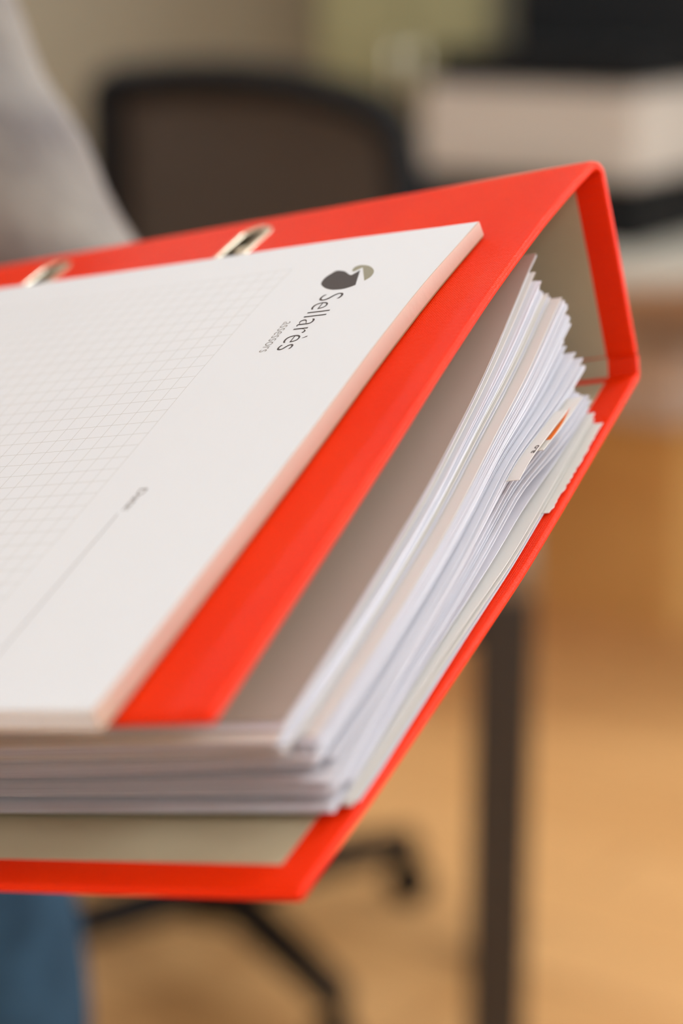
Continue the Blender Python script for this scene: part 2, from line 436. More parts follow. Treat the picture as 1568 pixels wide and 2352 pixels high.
# the papers hang together in bunches of a few sheets with wider gaps between the bunches
cluster = []; cl = 0
while len(cluster) < NS:
    cluster += [cl] * rs.choice([1, 1, 2, 2, 3, 4, 5, 6]); cl += 1
cluster = cluster[:NS]
NC = 4
ctrl = []
for i in range(NS):
    first = i > 0 and cluster[i] != cluster[i - 1]
    b0 = rs.gauss(1.0, 0.45) if first else rs.gauss(-0.15, 0.15)
    ctrl.append([b0 + rs.gauss(0, 0.45 if first else 0.2) for _ in range(NC)])
ctrl[NS - 4] = [0.6, 3.0, 2.2, 0.0]          # the wide gap near the bottom of the stack
ctrl[NS - 9] = [0.8, 1.7, 1.5, 0.4]
def gap(i, s, u):
    x = s * (NC - 1); k = min(int(x), NC - 2); fr = x - k; fr = fr * fr * (3 - 2 * fr)
    a = ctrl[i][k] * (1 - fr) + ctrl[i][k + 1] * fr
    amp = math.exp(-max(0, u - U0) / 90.0)
    return math.exp(a * amp)
cl_v = [rs.uniform(-3.4, 2.6) for _ in range(cl + 1)]; cl_u = [rs.uniform(-1.9, 2.2) for _ in range(cl + 1)]
cl_n = [rs.uniform(-4.0, 3.5) for _ in range(cl + 1)]
cache = {}
def fracs(u, s):
    key = (round(u, 2), round(s, 4))
    if key not in cache:
        g = [gap(i, s, u) for i in range(NS)]; tot = sum(g); acc = 0; out = []
        for q in g:
            acc += q; out.append((acc - q * 0.5) / tot)
        cache[key] = out
    return cache[key]
UG = [0, 3, 8, 16, 30, 55, 90, 150, 220, 300]
def sheet_z(i, u, v):
    s = min(1, max(0, (v + 22) / 186.0))
    uq = U0 + 2
    for q in UG:
        if u - (U0 + 2) >= q - 1e-6: uq = U0 + 2 + q
    f0 = fracs(uq, round(s * 60) / 60)[i]
    nxt = [q for q in UG if q + U0 + 2 > u + 1e-6]
    if nxt:
        u2 = U0 + 2 + nxt[0]; f1 = fracs(u2, round(s * 60) / 60)[i]
        f0 = f0 + (f1 - f0) * min(1, max(0, (u - uq) / max(1e-6, u2 - uq)))
    # linear in s between table entries
    s0 = math.floor(s * 60) / 60; s1 = min(1, s0 + 1 / 60)
    fa = fracs(uq, round(s0, 4))[i]; fb = fracs(uq, round(s1, 4))[i]; f_l = fa + (fb - fa) * (s - s0) * 60
    if nxt:
        fa2 = fracs(u2, round(s0, 4))[i]; fb2 = fracs(u2, round(s1, 4))[i]; f_l2 = fa2 + (fb2 - fa2) * (s - s0) * 60
        w = min(1, max(0, (u - uq) / max(1e-6, u2 - uq))); f_l = f_l + (f_l2 - f_l) * w
    zt, zbt = stack_top(v), stack_bot(v)
    return zt + (zbt - zt) * f_l

def sheet_patch(i, ufun0, u1, vfun0, vfun1, dz=0.0, th=0.14, ns=V_SAMPLES, useq=None):
    """thin curved sheet; ufun0(s) its right edge"""
    bm = bmesh.new()
    rows_t, rows_b = [], []
    useq = useq or [0, 2.5, 7, 15, 30, 60, 110, 190, 1e9]
    for a in range(ns):
        s = a / (ns - 1)
        rt, rb = [], []
        for b_ in useq:
            u = min(ufun0(s) + b_, u1)
            v = vfun0 + (vfun1 - vfun0) * s
            z = sheet_z(i, u, v) + dz
            rt.append(bm.verts.new(Vector((u, v, z + th)) * S)); rb.append(bm.verts.new(Vector((u, v, z)) * S))
        rows_t.append(rt); rows_b.append(rb)
    nb = len(useq)
    for a in range(ns - 1):
        for b_ in range(nb - 1):
            bm.faces.new([rows_t[a][b_], rows_t[a][b_+1], rows_t[a+1][b_+1], rows_t[a+1][b_]])
            bm.faces.new([rows_b[a][b_], rows_b[a+1][b_], rows_b[a+1][b_+1], rows_b[a][b_+1]])
        bm.faces.new([rows_t[a][0], rows_t[a+1][0], rows_b[a+1][0], rows_b[a][0]])
        bm.faces.new([rows_t[a][-1], rows_b[a][-1], rows_b[a+1][-1], rows_t[a+1][-1]])
    for b_ in range(nb - 1):
        bm.faces.new([rows_t[0][b_], rows_b[0][b_], rows_b[0][b_+1], rows_t[0][b_+1]])
        bm.faces.new([rows_t[-1][b_], rows_t[-1][b_+1], rows_b[-1][b_+1], rows_b[-1][b_]])
    return bm

def finish_sheet(name, bm, m, label, group, parent=None):
    o = obj(name, bm, m, parent, smooth=True)
    try: o.data.set_sharp_from_angle(angle=0.7)
    except Exception: pass
    if parent is None:
        o.matrix_world = MB; tag(o, label, 'paper', group)
    return o

SHEETGROUP = 'plain papers filed in the red binder'
for i in range(NS):
    t = i / (NS - 1)
    c = cluster[i]
    u_r = -62.2 - 0.6 * t + cl_u[c] + rs.uniform(-0.3, 0.3)
    v_f = -18.5 + 3.0 * max(0, t - 0.5) + cl_v[c] + rs.uniform(-0.5, 0.5)
    v_n = 157.5 - 5.5 * t + cl_n[c] + rs.uniform(-2.2, 2.2)
    ph = rs.uniform(0, 6.28); am = rs.uniform(0.05, 0.3); sk = 2.8 * t + rs.uniform(-0.5, 0.5)
    f = lambda s, u_r=u_r, ph=ph, am=am, sk=sk: max(U0 + 0.8, u_r + am * math.sin(ph + 5 * s) - sk * s ** 1.5)
    bm = sheet_patch(i, f, 226 + cl_u[c], v_f, v_n)
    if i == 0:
        finish_sheet('paper_sheet', bm, M_TOPSHEET, 'greyish top sheet of the paper stack, lying just under the raised cover', None)
    elif i == NS - 1:
        finish_sheet('paper_sheet', bm, M_PAPER, 'lowest white sheet of the stack, lying on the beige liner', None)
    else:
        finish_sheet('paper_sheet', bm, M_PAPER if rs.random() < 0.9 else M_CREAM, 'plain white paper sheet filed within the thick stack in the red binder', SHEETGROUP)

# ------------------------------------------------------------------ NOTEPAD on the cover (pad frame = grid frame)
pad = thing('notepad', 'white letterhead notepad with printed grid lying on the red binder cover', 'notepad', mw=MP)
PU0, PU1, PV0, PV1, PT = -51.2, 231.0, -15.4, 184.5, 5.3
ca, sa = math.cos(0.0404572), math.sin(0.0404572)
def pad_bottom(u, v):
    vv = -u * sa + v * ca
    return zc(min(vv, 181)) + 0.25 if vv < 181 else zc(181) + 0.25
def pad_lift(u, v):     # the block bows up a little to the left and dips at the far right corner
    return 1.6 * max(0, (u - 30) / 150) ** 1.5 - 0.8 * math.exp(-((u + 51) ** 2 + (v + 15) ** 2) / 900)
def pad_layer(name, z0, z1, m, parent, u0=PU0, u1=PU1, v0=PV0, v1=PV1, nu=24, nv=30, lift0=1.0, lift1=1.0):
    bm = bmesh.new(); T_, B_ = [], []
    for a in range(nv):
        v = v0 + (v1 - v0) * a / (nv - 1); rt, rb = [], []
        for b_ in range(nu):
            u = u0 + (u1 - u0) * b_ / (nu - 1)
            zz = pad_bottom(u, v)
            rt.append(bm.verts.new(Vector((u, v, zz + z1 + max(0, pad_lift(u, v)) * lift1 + min(0, pad_lift(u, v)) * z1 / PT)) * S))
            rb.append(bm.verts.new(Vector((u, v, zz + z0 + max(0, pad_lift(u, v)) * lift0 + min(0, pad_lift(u, v)) * z0 / PT)) * S))
        T_.append(rt); B_.append(rb)
    for a in range(nv - 1):
        for b_ in range(nu - 1):
            bm.faces.new([T_[a][b_], T_[a][b_+1], T_[a+1][b_+1], T_[a+1][b_]])
            bm.faces.new([B_[a][b_], B_[a+1][b_], B_[a+1][b_+1], B_[a][b_+1]])
        bm.faces.new([T_[a][0], T_[a+1][0], B_[a+1][0], B_[a][0]]); bm.faces.new([T_[a][-1], B_[a][-1], B_[a+1][-1], T_[a+1][-1]])
    for b_ in range(nu - 1):
        bm.faces.new([T_[0][b_], B_[0][b_], B_[0][b_+1], T_[0][b_+1]]); bm.faces.new([T_[-1][b_], T_[-1][b_+1], B_[-1][b_+1], B_[-1][b_]])
    o = obj(name, bm, m, parent, smooth=True)
    try: o.data.set_sharp_from_angle(angle=0.7)
    except Exception: pass
    return o
pad_layer('backing_card', 0.0, 0.7, M_CARD, pad)
pad_layer('page_block', 0.7, PT - 0.12, M_BLOCK, pad, v1=PV1 - 0.3)
pad_layer('page_block', 0.72, 2.4, M_BLOCK, pad, v0=PV1 - 0.31, v1=PV1 + 0.3, nv=3)
top_page = pad_layer('top_page', PT - 0.12, PT, M_PAGE, pad, v1=PV1 - 0.6)
tag(top_page, 'white top page with printed letterhead and pale grid')
tag(pad_layer('glued_edge', 0.7, PT - 0.02, M_GLUE, pad, u0=PU0 - 0.35, u1=PU0, nu=2), 'peach coloured glued binding edge')
def page_z(u, v): return pad_bottom(u, v) + PT + max(0, pad_lift(u, v)) + min(0, pad_lift(u, v))

def flat_print(name, pts, m, parent, sub=3):
    """printed shape: smooth closed outline on the page, 0.02 mm proud"""
    bm = bmesh.new()
    vsn = [bm.verts.new(Vector((u, v, page_z(u, v) + 0.03)) * S) for u, v in pts]
    f = bm.faces.new(vsn)
    bmesh.ops.triangulate(bm, faces=[f])
    return obj(name, bm, m, parent)
def catmull(pts, sharp=(), n=6):
    out = []; N_ = len(pts)
    for i in range(N_):
        p0, p1, p2, p3 = pts[i - 1], pts[i], pts[(i + 1) % N_], pts[(i + 2) % N_]
        if i in sharp: p0 = p1
        if (i + 1) % N_ in sharp: p3 = p2
        for k in range(n):
            t = k / n
            out.append(tuple(0.5 * (2 * p1[j] + (p2[j] - p0[j]) * t + (2 * p0[j] - 5 * p1[j] + 4 * p2[j] - p3[j]) * t * t + (-p0[j] + 3 * p1[j] - 3 * p2[j] + p3[j]) * t ** 3) for j in (0, 1)))
    return out
DARK = [[-17.33, 5.07], [-20.15, 6.0], [-21.63, 7.2], [-23.43, 8.76], [-24.25, 8.71], [-25.49, 6.5], [-28.61, 15.42], [-26.98, 16.39], [-25.02, 16.89], [-22.05, 16.55], [-19.43, 15.32], [-17.17, 13.49], [-16.0, 12.0], [-15.52, 10.42], [-15.46, 8.44], [-16.22, 6.64]]
GREEN = [[-23.04, 6.55], [-22.55, 5.44], [-22.62, 4.22], [-23.39, 3.51], [-24.8, 3.51], [-26.93, 4.39], [-28.78, 5.83], [-30.42, 7.85], [-31.18, 9.74], [-31.26, 11.8], [-30.34, 13.51], [-25.52, 5.03], [-24.82, 5.75], [-23.71, 6.86]]
flat_print('logo_body', catmull(DARK, (5, 6)), M_INK, top_page)
flat_print('logo_leaf', catmull(GREEN, (10, 11)), M_OLIVE_INK, top_page)

def lettering(name, body, m, u_base, v0, v1, xh, weight, parent, up=-1, zfun=None):
    """text reading along +y (towards the opening edge), tops towards -x; fitted to its printed length"""
    cu = bpy.data.curves.new(name, 'FONT'); cu.body = body; cu.size = 1.0; cu.resolution_u = 6; cu.offset = weight
    o = bpy.data.objects.new(name, cu); COL.objects.link(o)
    bpy.context.view_layer.update()
    me = bpy.data.meshes.new_from_object(o.evaluated_get(bpy.context.evaluated_depsgraph_get()))
    bpy.data.objects.remove(o); bpy.data.curves.remove(cu)
    xs = [v.co.x for v in me.vertices]; x0, x1 = min(xs), max(xs)
    ky = xh; kx = (v1 - v0) / (x1 - x0)
    for v in me.vertices:
        vv = v0 + (v.co.x - x0) * kx; uu = u_base + up * v.co.y * ky
        v.co = Vector((uu, vv, zfun(uu, vv) if zfun else page_z(uu, vv) + 0.03)) * S
    me.update()
    return link(name, me, m, parent)
lettering('letterhead_name', 'Sellar\u00e8s', M_INK, -20.2, 19.0, 46.6, 10.6, -0.013, top_page)
lettering('letterhead_subtitle', 'assessors', M_INK2, -14.9, 31.8, 46.5, 5.1, -0.012, top_page)
lettering('field_caption', 'Data:', M_INK2, -12.9, 104.6, 113.4, 3.4, 0.01, top_page)
bm = bmesh.new()
n = 14; rowA = []; 
for k in range(n):
    v = 114.5 + 68 * k / (n - 1)
    rowA.append((bm.verts.new(Vector((-12.6, v, page_z(-12.6, v) + 0.03)) * S), bm.verts.new(Vector((-12.35, v, page_z(-12.35, v) + 0.03)) * S)))
for k in range(n - 1): bm.faces.new([rowA[k][0], rowA[k][1], rowA[k+1][1], rowA[k+1][0]])
obj('field_line', bm, M_INK2, top_page)
# ------------------------------------------------------------------ slips that stick out of the stack
def sheet_near(v, z, u=-64):
    return min(range(3, NS - 1), key=lambda i: abs(sheet_z(i, u, v) - z))
def slip(i, u0f, u1, v0, v1, m, label, dz=0.16, ns=14):
    bm = sheet_patch(i, u0f, u1, v0, v1, dz=dz, ns=ns, useq=[0, 2, 4.5, 8, 1e9])
    return finish_sheet('paper_slip', bm, m, label, None)
rt = random.Random(5)
iA = sheet_near(30, -48.5)
sa_ = slip(iA, lambda s: -67.6 - 0.9 * s, -52, 4, 41.5, M_CREAM, 'narrow cream slip with a tiny printed mark, sticking out mid-stack')
iB = min(NS - 2, iA + 2)
sb_ = slip(iB, lambda s: -67.9 - 0.4 * s, -50, -6, 24.5, M_CREAM, 'cream slip with an orange stripe along its edge, sticking out mid-stack')
bm = sheet_patch(iB, lambda s: -68.0 + 2.2 * (1 - s) ** 2, -66.4, -3, 18.5, dz=0.30, th=0.03, ns=10, useq=[0, 0.5, 0.9 , 1.2, 1.4])
finish_sheet('orange_stripe', bm, M_ORANGE, None, None, parent=sb_)
lettering('printed_mark', 'a.o', M_INK, -67.9, 28.8, 24.6, 2.3, 0.01, sa_, up=1, zfun=lambda u, v: sheet_z(iA, u, v) + 0.36)
torn = [rt.uniform(-0.35, 0.35) for _ in range(40)]
slip(NS - 1, lambda s: -66.2 + torn[int(s * 39)] + 0.4 * s, -40, -16, 28, M_CREAM, 'cream sheet with a torn ragged edge, at the bottom of the stack near the spine', dz=0.16, ns=34)
# ------------------------------------------------------------------ BACKGROUND
M_DARKMETAL = mat('dark_metal', (46, 40, 36), 0.5, var=0.08, scale=8)
M_BLACK = mat('black_plastic', (10, 10, 11), 0.6, spec=0.2, var=0.1, scale=20)
M_DKGREY = mat('dark_grey_plastic', (44, 45, 48), 0.45, var=0.06, scale=20)
M_OAK = mat('table_brown', (132, 110, 86), 0.5, var=0.12, scale=9)
M_DESKTOP = mat('pale_desktop', (184, 174, 158), 0.5, var=0.04, scale=9)
M_PANEL = mat('brown_panel', (208, 178, 150), 0.6, var=0.08, scale=9)
M_OLIVE = mat('olive_cabinet', (133, 123, 84), 0.7, var=0.03, scale=5)
M_PRINTER = mat('greige_plastic', (196, 182, 168), 0.5, var=0.03, scale=10)
M_BOARD = mat('cardboard', (226, 176, 104), 0.85, var=0.08, scale=12, bump=0.1, bscale=80)
M_TAPE = mat('brown_tape', (150, 98, 50), 0.4, var=0.05)
M_PALEBOX = mat('pale_box', (228, 212, 198), 0.7, var=0.04, scale=9)

# table whose leg rises behind the binder
TB = (0.149, 1.78)
tbl = thing('office_table', 'brown-topped table with dark square legs standing behind the binder', 'table', (TB[0], TB[1], 0), rz=-math.atan2(TB[0], TB[1]))
box('table_top', (-1.40, 0.026, -0.026, 0.66, 0.70, 0.73), M_OAK, tbl, bev=0.003)
for lx in (0, -1.36):
    for ly in (0, 0.62):
        bm = bmesh.new(); add_box(bm, lx - .027, lx + .027, ly - .027, ly + .027, 0.0, 0.70, bev=.003)
        obj('leg', bm, M_DARKMETAL, tbl)
for ly in (0, 0.62):
    box('apron', (-1.342, -0.018, ly - .012, ly + .012, 0.65, 0.70), M_DARKMETAL, tbl)

# office chair facing the camera across the table
HUB = Vector((-0.16, 2.42, 0))
BL, BR = Vector((-0.300, 2.80, 0)), Vector((0.092, 2.52, 0))
M_MESH = bpy.data.materials.new('chair_mesh'); M_MESH.use_nodes = True
nt = M_MESH.node_tree; b_ = nt.nodes['Principled BSDF']; b_.inputs['Base Color'].default_value = lin((112, 98, 88)) + (1,); b_.inputs['Roughness'].default_value = 0.9
tcn = nt.nodes.new('ShaderNodeTexCoord'); wv = nt.nodes.new('ShaderNodeTexVoronoi'); wv.inputs['Scale'].default_value = 500
nt.links.new(tcn.outputs['Object'], wv.inputs['Vector'])
mth = nt.nodes.new('ShaderNodeMath'); mth.operation = 'GREATER_THAN'; mth.inputs[1].default_value = 0.12
nt.links.new(wv.outputs['Distance'], mth.inputs[0]); nt.links.new(mth.outputs[0], b_.inputs['Alpha'])
chair = thing('office_chair', 'black office chair with a mesh back and four-star base behind the table', 'chair', (HUB.x, HUB.y, 0))
def loc(p): return Vector(p) - HUB
# backrest frame: the top rail bows, the posts drop to the seat bracket
pts = []
along = BR - BL
nb_ = Vector((along.y, -along.x, 0)).normalized()      # towards the seat
if nb_.y > 0: nb_ = -nb_
prof = [(0.10, 0.52), (0.03, 0.62), (0.0, 0.80), (-0.01, 0.95), (-0.012, 1.065), (-0.006, 1.089), (0.018, 1.098), (0.18, 1.105), (0.36, 1.108), (0.55, 1.103), (0.75, 1.090), (0.88, 1.076), (0.955, 1.055), (0.99, 1.015), (1.0, 0.93), (1.0, 0.80), (0.97, 0.62), (0.90, 0.52)]
for a, z in prof:
    bow = 0.05 * (1 - (2 * a - 1) ** 2)
    pts.append(loc(BL + along * a - nb_ * (bow - 0.02) + nb_ * 0.06 * max(0, (0.8 - z))  + Vector((0, 0, z))))
tube('back_frame', pts, [0.024] * len(pts), M_BLACK, chair, n=12)
bm = bmesh.new(); rows = []
for k in range(15):
    z = 0.56 + (1.10 - 0.56) * k / 14; r_ = []
    for j in range(15):
        a = 0.03 + 0.94 * j / 14
        zz = min(z, lerp_list([(0.0, 1.085), (0.03, 1.10), (0.36, 1.107), (0.55, 1.102), (0.75, 1.088), (0.88, 1.072), (0.97, 1.045)], a))
        bow = 0.05 * (1 - (2 * a - 1) ** 2)
        r_.append(bm.verts.new(loc(BL + along * a - nb_ * (bow - 0.018) + nb_ * 0.06 * max(0, 0.8 - z) + Vector((0, 0, zz)))))
    rows.append(r_)
for k in range(14):
    for j in range(14): bm.faces.new([rows[k][j], rows[k][j+1], rows[k+1][j+1], rows[k+1][j]])
bmesh.ops.solidify(bm, geom=bm.faces[:], thickness=0.002)
obj('mesh_back', bm, M_MESH, chair, smooth=True)
ang = math.atan2(along.y, along.x)
seat = bpy.data.objects.new
bm = bmesh.new(); add_box(bm, -.24, .24, -.23, .23, 0.42, 0.49, bev=.03, seg=4)
bmesh.ops.rotate(bm, verts=bm.verts[:], cent=(0, 0, 0), matrix=Matrix.Rotation(ang, 3, 'Z'))
bmesh.ops.translate(bm, verts=bm.verts[:], vec=nb_ * 0.02)
obj('seat', bm, M_BLACK, chair, smooth=True)
mid = loc((BL + BR) / 2)
tube('back_bracket', [Vector((0, 0, .40)), mid * 0.75 + Vector((0, 0, .40)), mid + nb_ * 0.03 + Vector((0, 0, .56))], 0.018, M_BLACK, chair)
tube('gas_lift', [Vector((0, 0, .10)), Vector((0, 0, .28)), Vector((0, 0, .281)), Vector((0, 0, .42))], [0.028, 0.028, 0.018, 0.018], M_BLACK, chair, n=14)
tube('hub', [Vector((0, 0, .07)), Vector((0, 0, .13))], 0.045, M_BLACK, chair, n=16)
for d in (34, -60, -150, 124):
    a = math.radians(d); e = Vector((math.cos(a), math.sin(a), 0))
    arm = tube('base_arm', [e * 0.03 + Vector((0, 0, .105)), e * 0.18 + Vector((0, 0, .098)), e * 0.305 + Vector((0, 0, .088)), e * 0.31 + Vector((0, 0, .07))], [0.030, 0.026, 0.022, 0.014], M_BLACK, chair)
    p = Vector((-e.y, e.x, 0))
    bm = bmesh.new()
    for sgn in (-1, 1):
        c0 = e * 0.305 + p * (0.010 * sgn) + Vector((0, 0, .030))
        add_tube(bm, [c0 - p * .006, c0 + p * .006], 0.030, n=16)
    add_tube(bm, [e * .305 + Vector((0, 0, .03)), e * .305 + Vector((0, 0, .075))], 0.008)
    obj('caster', bm, M_BLACK, arm)

# desk on the right with printer, monitor
desk = thing('desk', 'pale-topped desk with a brown back panel at the right, far behind the binder', 'desk', (0.1, 3.27, 0))
box('desk_top', (0, 1.7, 0, 0.80, 0.745, 0.775), M_DESKTOP, desk, bev=0.003)
box('end_panel', (0.0, 0.03, 0.05, 0.76, 0, 0.745), M_PANEL, desk)
box('end_panel', (1.66, 1.69, 0.05, 0.76, 0, 0.745), M_PANEL, desk)
box('back_panel', (0.03, 1.66, 0.60, 0.62, 0.565, 0.745), M_PANEL, desk)

pang = math.atan2(3.5 - 3.72, 0.503 - 0.139)
prn = thing('printer', 'greige printer with black base and black lid standing on the pale desk', 'printer', (0.503, 3.5, 0.775), rz=pang)
box('base_tray', (-0.43, 0.0, 0.0, 0.36, 0.0, 0.112), M_BLACK, prn, bev=0.006)
box('body', (-0.425, -0.004, 0.004, 0.356, 0.113, 0.270), M_PRINTER, prn, bev=0.012, seg=3)
box('scanner_lid', (-0.40, 0.0, 0.0, 0.36, 0.271, 0.330), M_BLACK, prn, bev=0.008)
box('output_slot', (-0.36, -0.08, -0.003, 0.02, 0.150, 0.160), M_PRINTER, prn)

mon = thing('monitor', 'large black monitor standing on the desk behind the printer', 'monitor', (0.785, 4.045, 0.775))
box('foot', (-.05, .13, -.03, .03, 0, .012), M_BLACK, mon, bev=.004)
box('neck', (-.025, .025, .03, .06, .012, .30), M_BLACK, mon)
box('housing', (-.455, .455, -.02, .028, .19, .70), M_BLACK, mon, bev=.006)
M_SCREEN = mat('dark_screen', (9, 9, 9), 0.5, spec=0.15, var=0.02)
box('screen', (-.445, .445, -.0225, -.0195, .265, .69), M_SCREEN, mon)
box('lower_bezel', (-.452, .452, -.024, -.0195, .192, .262), M_DKGREY, mon)

cab = thing('cabinet', 'tall olive cabinet with double doors against the back wall', 'cabinet', (-0.045, 4.08, 0))
box('carcass', (0, .34, .02, .41, 0, 1.9), M_OLIVE, cab)
for k in range(2):
    dr = box('door', (.004 + k * .167, .167 + k * .167, 0, .019, .03, 1.89), M_OLIVE, cab, bev=.002)
    tube('handle', [Vector((.15 + k * .04, -.006, .95)), Vector((.15 + k * .04, -.006, 1.1))], .006, M_NICKEL, dr)
    for zz in (.955, 1.095):
        pass

# cardboard box under the desk with a pale storage box on it
bang = math.atan2(3.745 - 3.924, 0.634 - 0.399)
cb = thing('cardboard_box', 'brown cardboard box standing on the wooden floor under the desk', 'box', (0.640, 3.745, 0), rz=bang)
bm = bmesh.new(); add_box(bm, -.46, 0, 0, .24, 0, .40, bev=.004); obj('carton', bm, M_BOARD, cb)
for k, (y0, y1, zz) in enumerate(((0.0, .119, .404), (.121, .24, .404))):
    box('flap', (-.458, -.002, y0, y1, zz - .004, zz), M_BOARD, cb)
box('tape', (-.46, 0, .09, .15, .404, .4046), M_TAPE, cb)
box('side_flap', (-.458, -.002, -.006, -.001, .27, .398), M_BOARD, cb, bev=.001)
sb = thing('storage_box', 'pale flat storage box lying on top of the brown cardboard box', 'box', (0.640, 3.765, 0.405), rz=bang)
box('tray', (-.38, -.01, 0.0, .20, 0.0, .115), M_PALEBOX, sb, bev=.004)
box('lid', (-.385, -.005, -.004, .204, .116, .145), M_PALEBOX, sb, bev=.004)

# ------------------------------------------------------------------ PERSON holding the binder (mostly outside the frame on the left)
def knit():
    m = mat('grey_knit_wool', (121, 113, 101), 0.95, spec=0.1, scale=19, srgb2=(62, 52, 50), bump=1.0, bscale=170)
    nt = m.node_tree; b = nt.nodes['Principled BSDF']
    b.inputs['Sheen Weight'].default_value = 0.5; b.inputs['Sheen Roughness'].default_value = 0.6
    return m
M_KNIT = knit()
M_DENIM = mat('blue_denim', (44, 68, 86), 0.9, spec=0.1, scale=30, srgb2=(30, 48, 62), bump=0.4, bscale=900)
M_SKIN = mat('skin', (206, 160, 136), 0.55, var=0.06, scale=40)
M_HAIR = mat('brown_hair', (74, 52, 38), 0.6, var=0.2, scale=60)
M_SHOE = mat('white_trainer', (210, 208, 204), 0.6, var=0.04)
M_EYE = mat('eye_white', (232, 228, 224), 0.3, var=0.01)
M_LIP = mat('lips', (176, 104, 98), 0.5, var=0.04)
BASE = Vector((-0.32, 0.98, 0))
def skin_eval(verts, edges, root=0, sub=2):
    me = bpy.data.meshes.new('tmp'); me.from_pydata([tuple(Vector(v[0])) for v in verts], edges, [])
    o = bpy.data.objects.new('tmp', me); COL.objects.link(o)
    md = o.modifiers.new('skin', 'SKIN'); md.use_smooth_shade = True; md.branch_smoothing = 0.4
    for k, v in enumerate(verts):
        r = v[1]; sv = me.skin_vertices[0].data[k]
        sv.radius = r if isinstance(r, tuple) else (r, r); sv.use_root = (k == root)
    s2 = o.modifiers.new('sub', 'SUBSURF'); s2.levels = sub; s2.render_levels = sub
    bpy.context.view_layer.update()
    out = bpy.data.meshes.new_from_object(o.evaluated_get(bpy.context.evaluated_depsgraph_get()))
    bpy.data.objects.remove(o); bpy.data.meshes.remove(me)
    return out
def B(u, v, z): return MB @ (Vector((u, v, z)) * S)
ARM_L = [Vector((-0.272, .93, 1.345)), Vector((-0.187, .865, 1.21)), Vector((-0.104, .808, 1.07)), B(208, -60, -128), B(210, 34, -120)]
ARM_R = [Vector((-0.585, .95, 1.345)), Vector((-0.60, .90, 1.21)), Vector((-0.575, .80, 1.07)), Vector((-0.47, .735, 1.055)), B(330, 78, -40)]
TORSO = [((-0.320, .985, .80), (.165, .118)), ((-0.322, .985, .93), (.165, .112)), ((-0.35, .985, 1.03), (.135, .10)), ((-0.395, .975, 1.19), (.15, .105)), ((-0.415, .965, 1.31), (.145, .10)), ((-0.42, .955, 1.40), (.072, .066))]
body_v = [((-0.325, .985, .88), (.085, .065)), ((-0.35, .985, 1.03), (.085, .06)), ((-0.395, .975, 1.19), (.135, .09)), ((-0.415, .965, 1.31), (.13, .085)), ((-0.42, .955, 1.385), .06), ((-0.422, .945, 1.44), .05), ((-0.425, .935, 1.49), .052)]
body_e = [(k, k + 1) for k in range(6)]
def chain(vl, el, start, pts, radii):
    prev = start
    for p, r in zip(pts, radii):
        vl.append((tuple(p), r)); el.append((prev, len(vl) - 1)); prev = len(vl) - 1
    return prev
wl = chain(body_v, body_e, 3, ARM_L, [.045, .042, .036, .033, .024])
wr = chain(body_v, body_e, 3, ARM_R, [.045, .042, .036, .033, .024])
LEG_L = [Vector((-0.205, .975, .83)), Vector((-0.215, .965, .62)), Vector((-0.225, .95, .47)), Vector((-0.225, .97, .28)), Vector((-0.225, .985, .09)), Vector((-0.222, .90, .035))]
LEG_R = [Vector((-0.425, .985, .83)), Vector((-0.435, .985, .62)), Vector((-0.44, .98, .47)), Vector((-0.445, 1.0, .28)), Vector((-0.445, 1.01, .09)), Vector((-0.45, .93, .035))]
chain(body_v, body_e, 0, LEG_L, [.065, .06, .052, .05, .036, .032]); chain(body_v, body_e, 0, LEG_R, [.065, .06, .052, .05, .036, .032])
# palms: the left one lies flat under the back cover, the right one grips the far end
pl = chain(body_v, body_e, wl, [B(214, 66, -96), B(218, 94, -88)], [(.034, .013), (.036, .012)])
pr = chain(body_v, body_e, wr, [B(296, 82, -34), B(272, 84, -26)], [(.03, .014), (.032, .013)])
body_me = skin_eval(body_v, body_e)
bmB = bmesh.new(); bmB.from_mesh(body_me)
def finger(pts, r0, r1):
    n_ = len(pts); me = skin_eval([(p, r0 + (r1 - r0) * k / (n_ - 1)) for k, p in enumerate(pts)], [(k, k + 1) for k in range(n_ - 1)])
    bmB.from_mesh(me); bpy.data.meshes.remove(me)
for k, (du, L_) in enumerate(((-27, 60), (-9, 72), (9, 76), (27, 66))):
    finger([B(218 + du * .8, 86, -89), B(219 + du, 100, -86), B(220 + du, 100 + L_ * .42, -81), B(220 + du * .95, 100 + L_ * .7, -79), B(220 + du * .9, 100 + L_, -78)], .0085, .0065)
finger([B(206, 68, -98), B(182, 80, -90), B(170, 96, -85), B(166, 112, -84)], .0105, .008)
for k, (dv, L_) in enumerate(((-27, 44), (-9, 52), (9, 55), (27, 48))):
    finger([B(280, 84 + dv * .8, -28), B(262, 84 + dv, -46), B(254, 84 + dv, -72), B(236, 84 + dv, -80), B(236 - L_ * .5, 84 + dv, -79)], .0085, .0065)
finger([B(290, 60, -32), B(272, 50, -10), B(254, 48, 6), B(236, 50, 8)], .0105, .008)
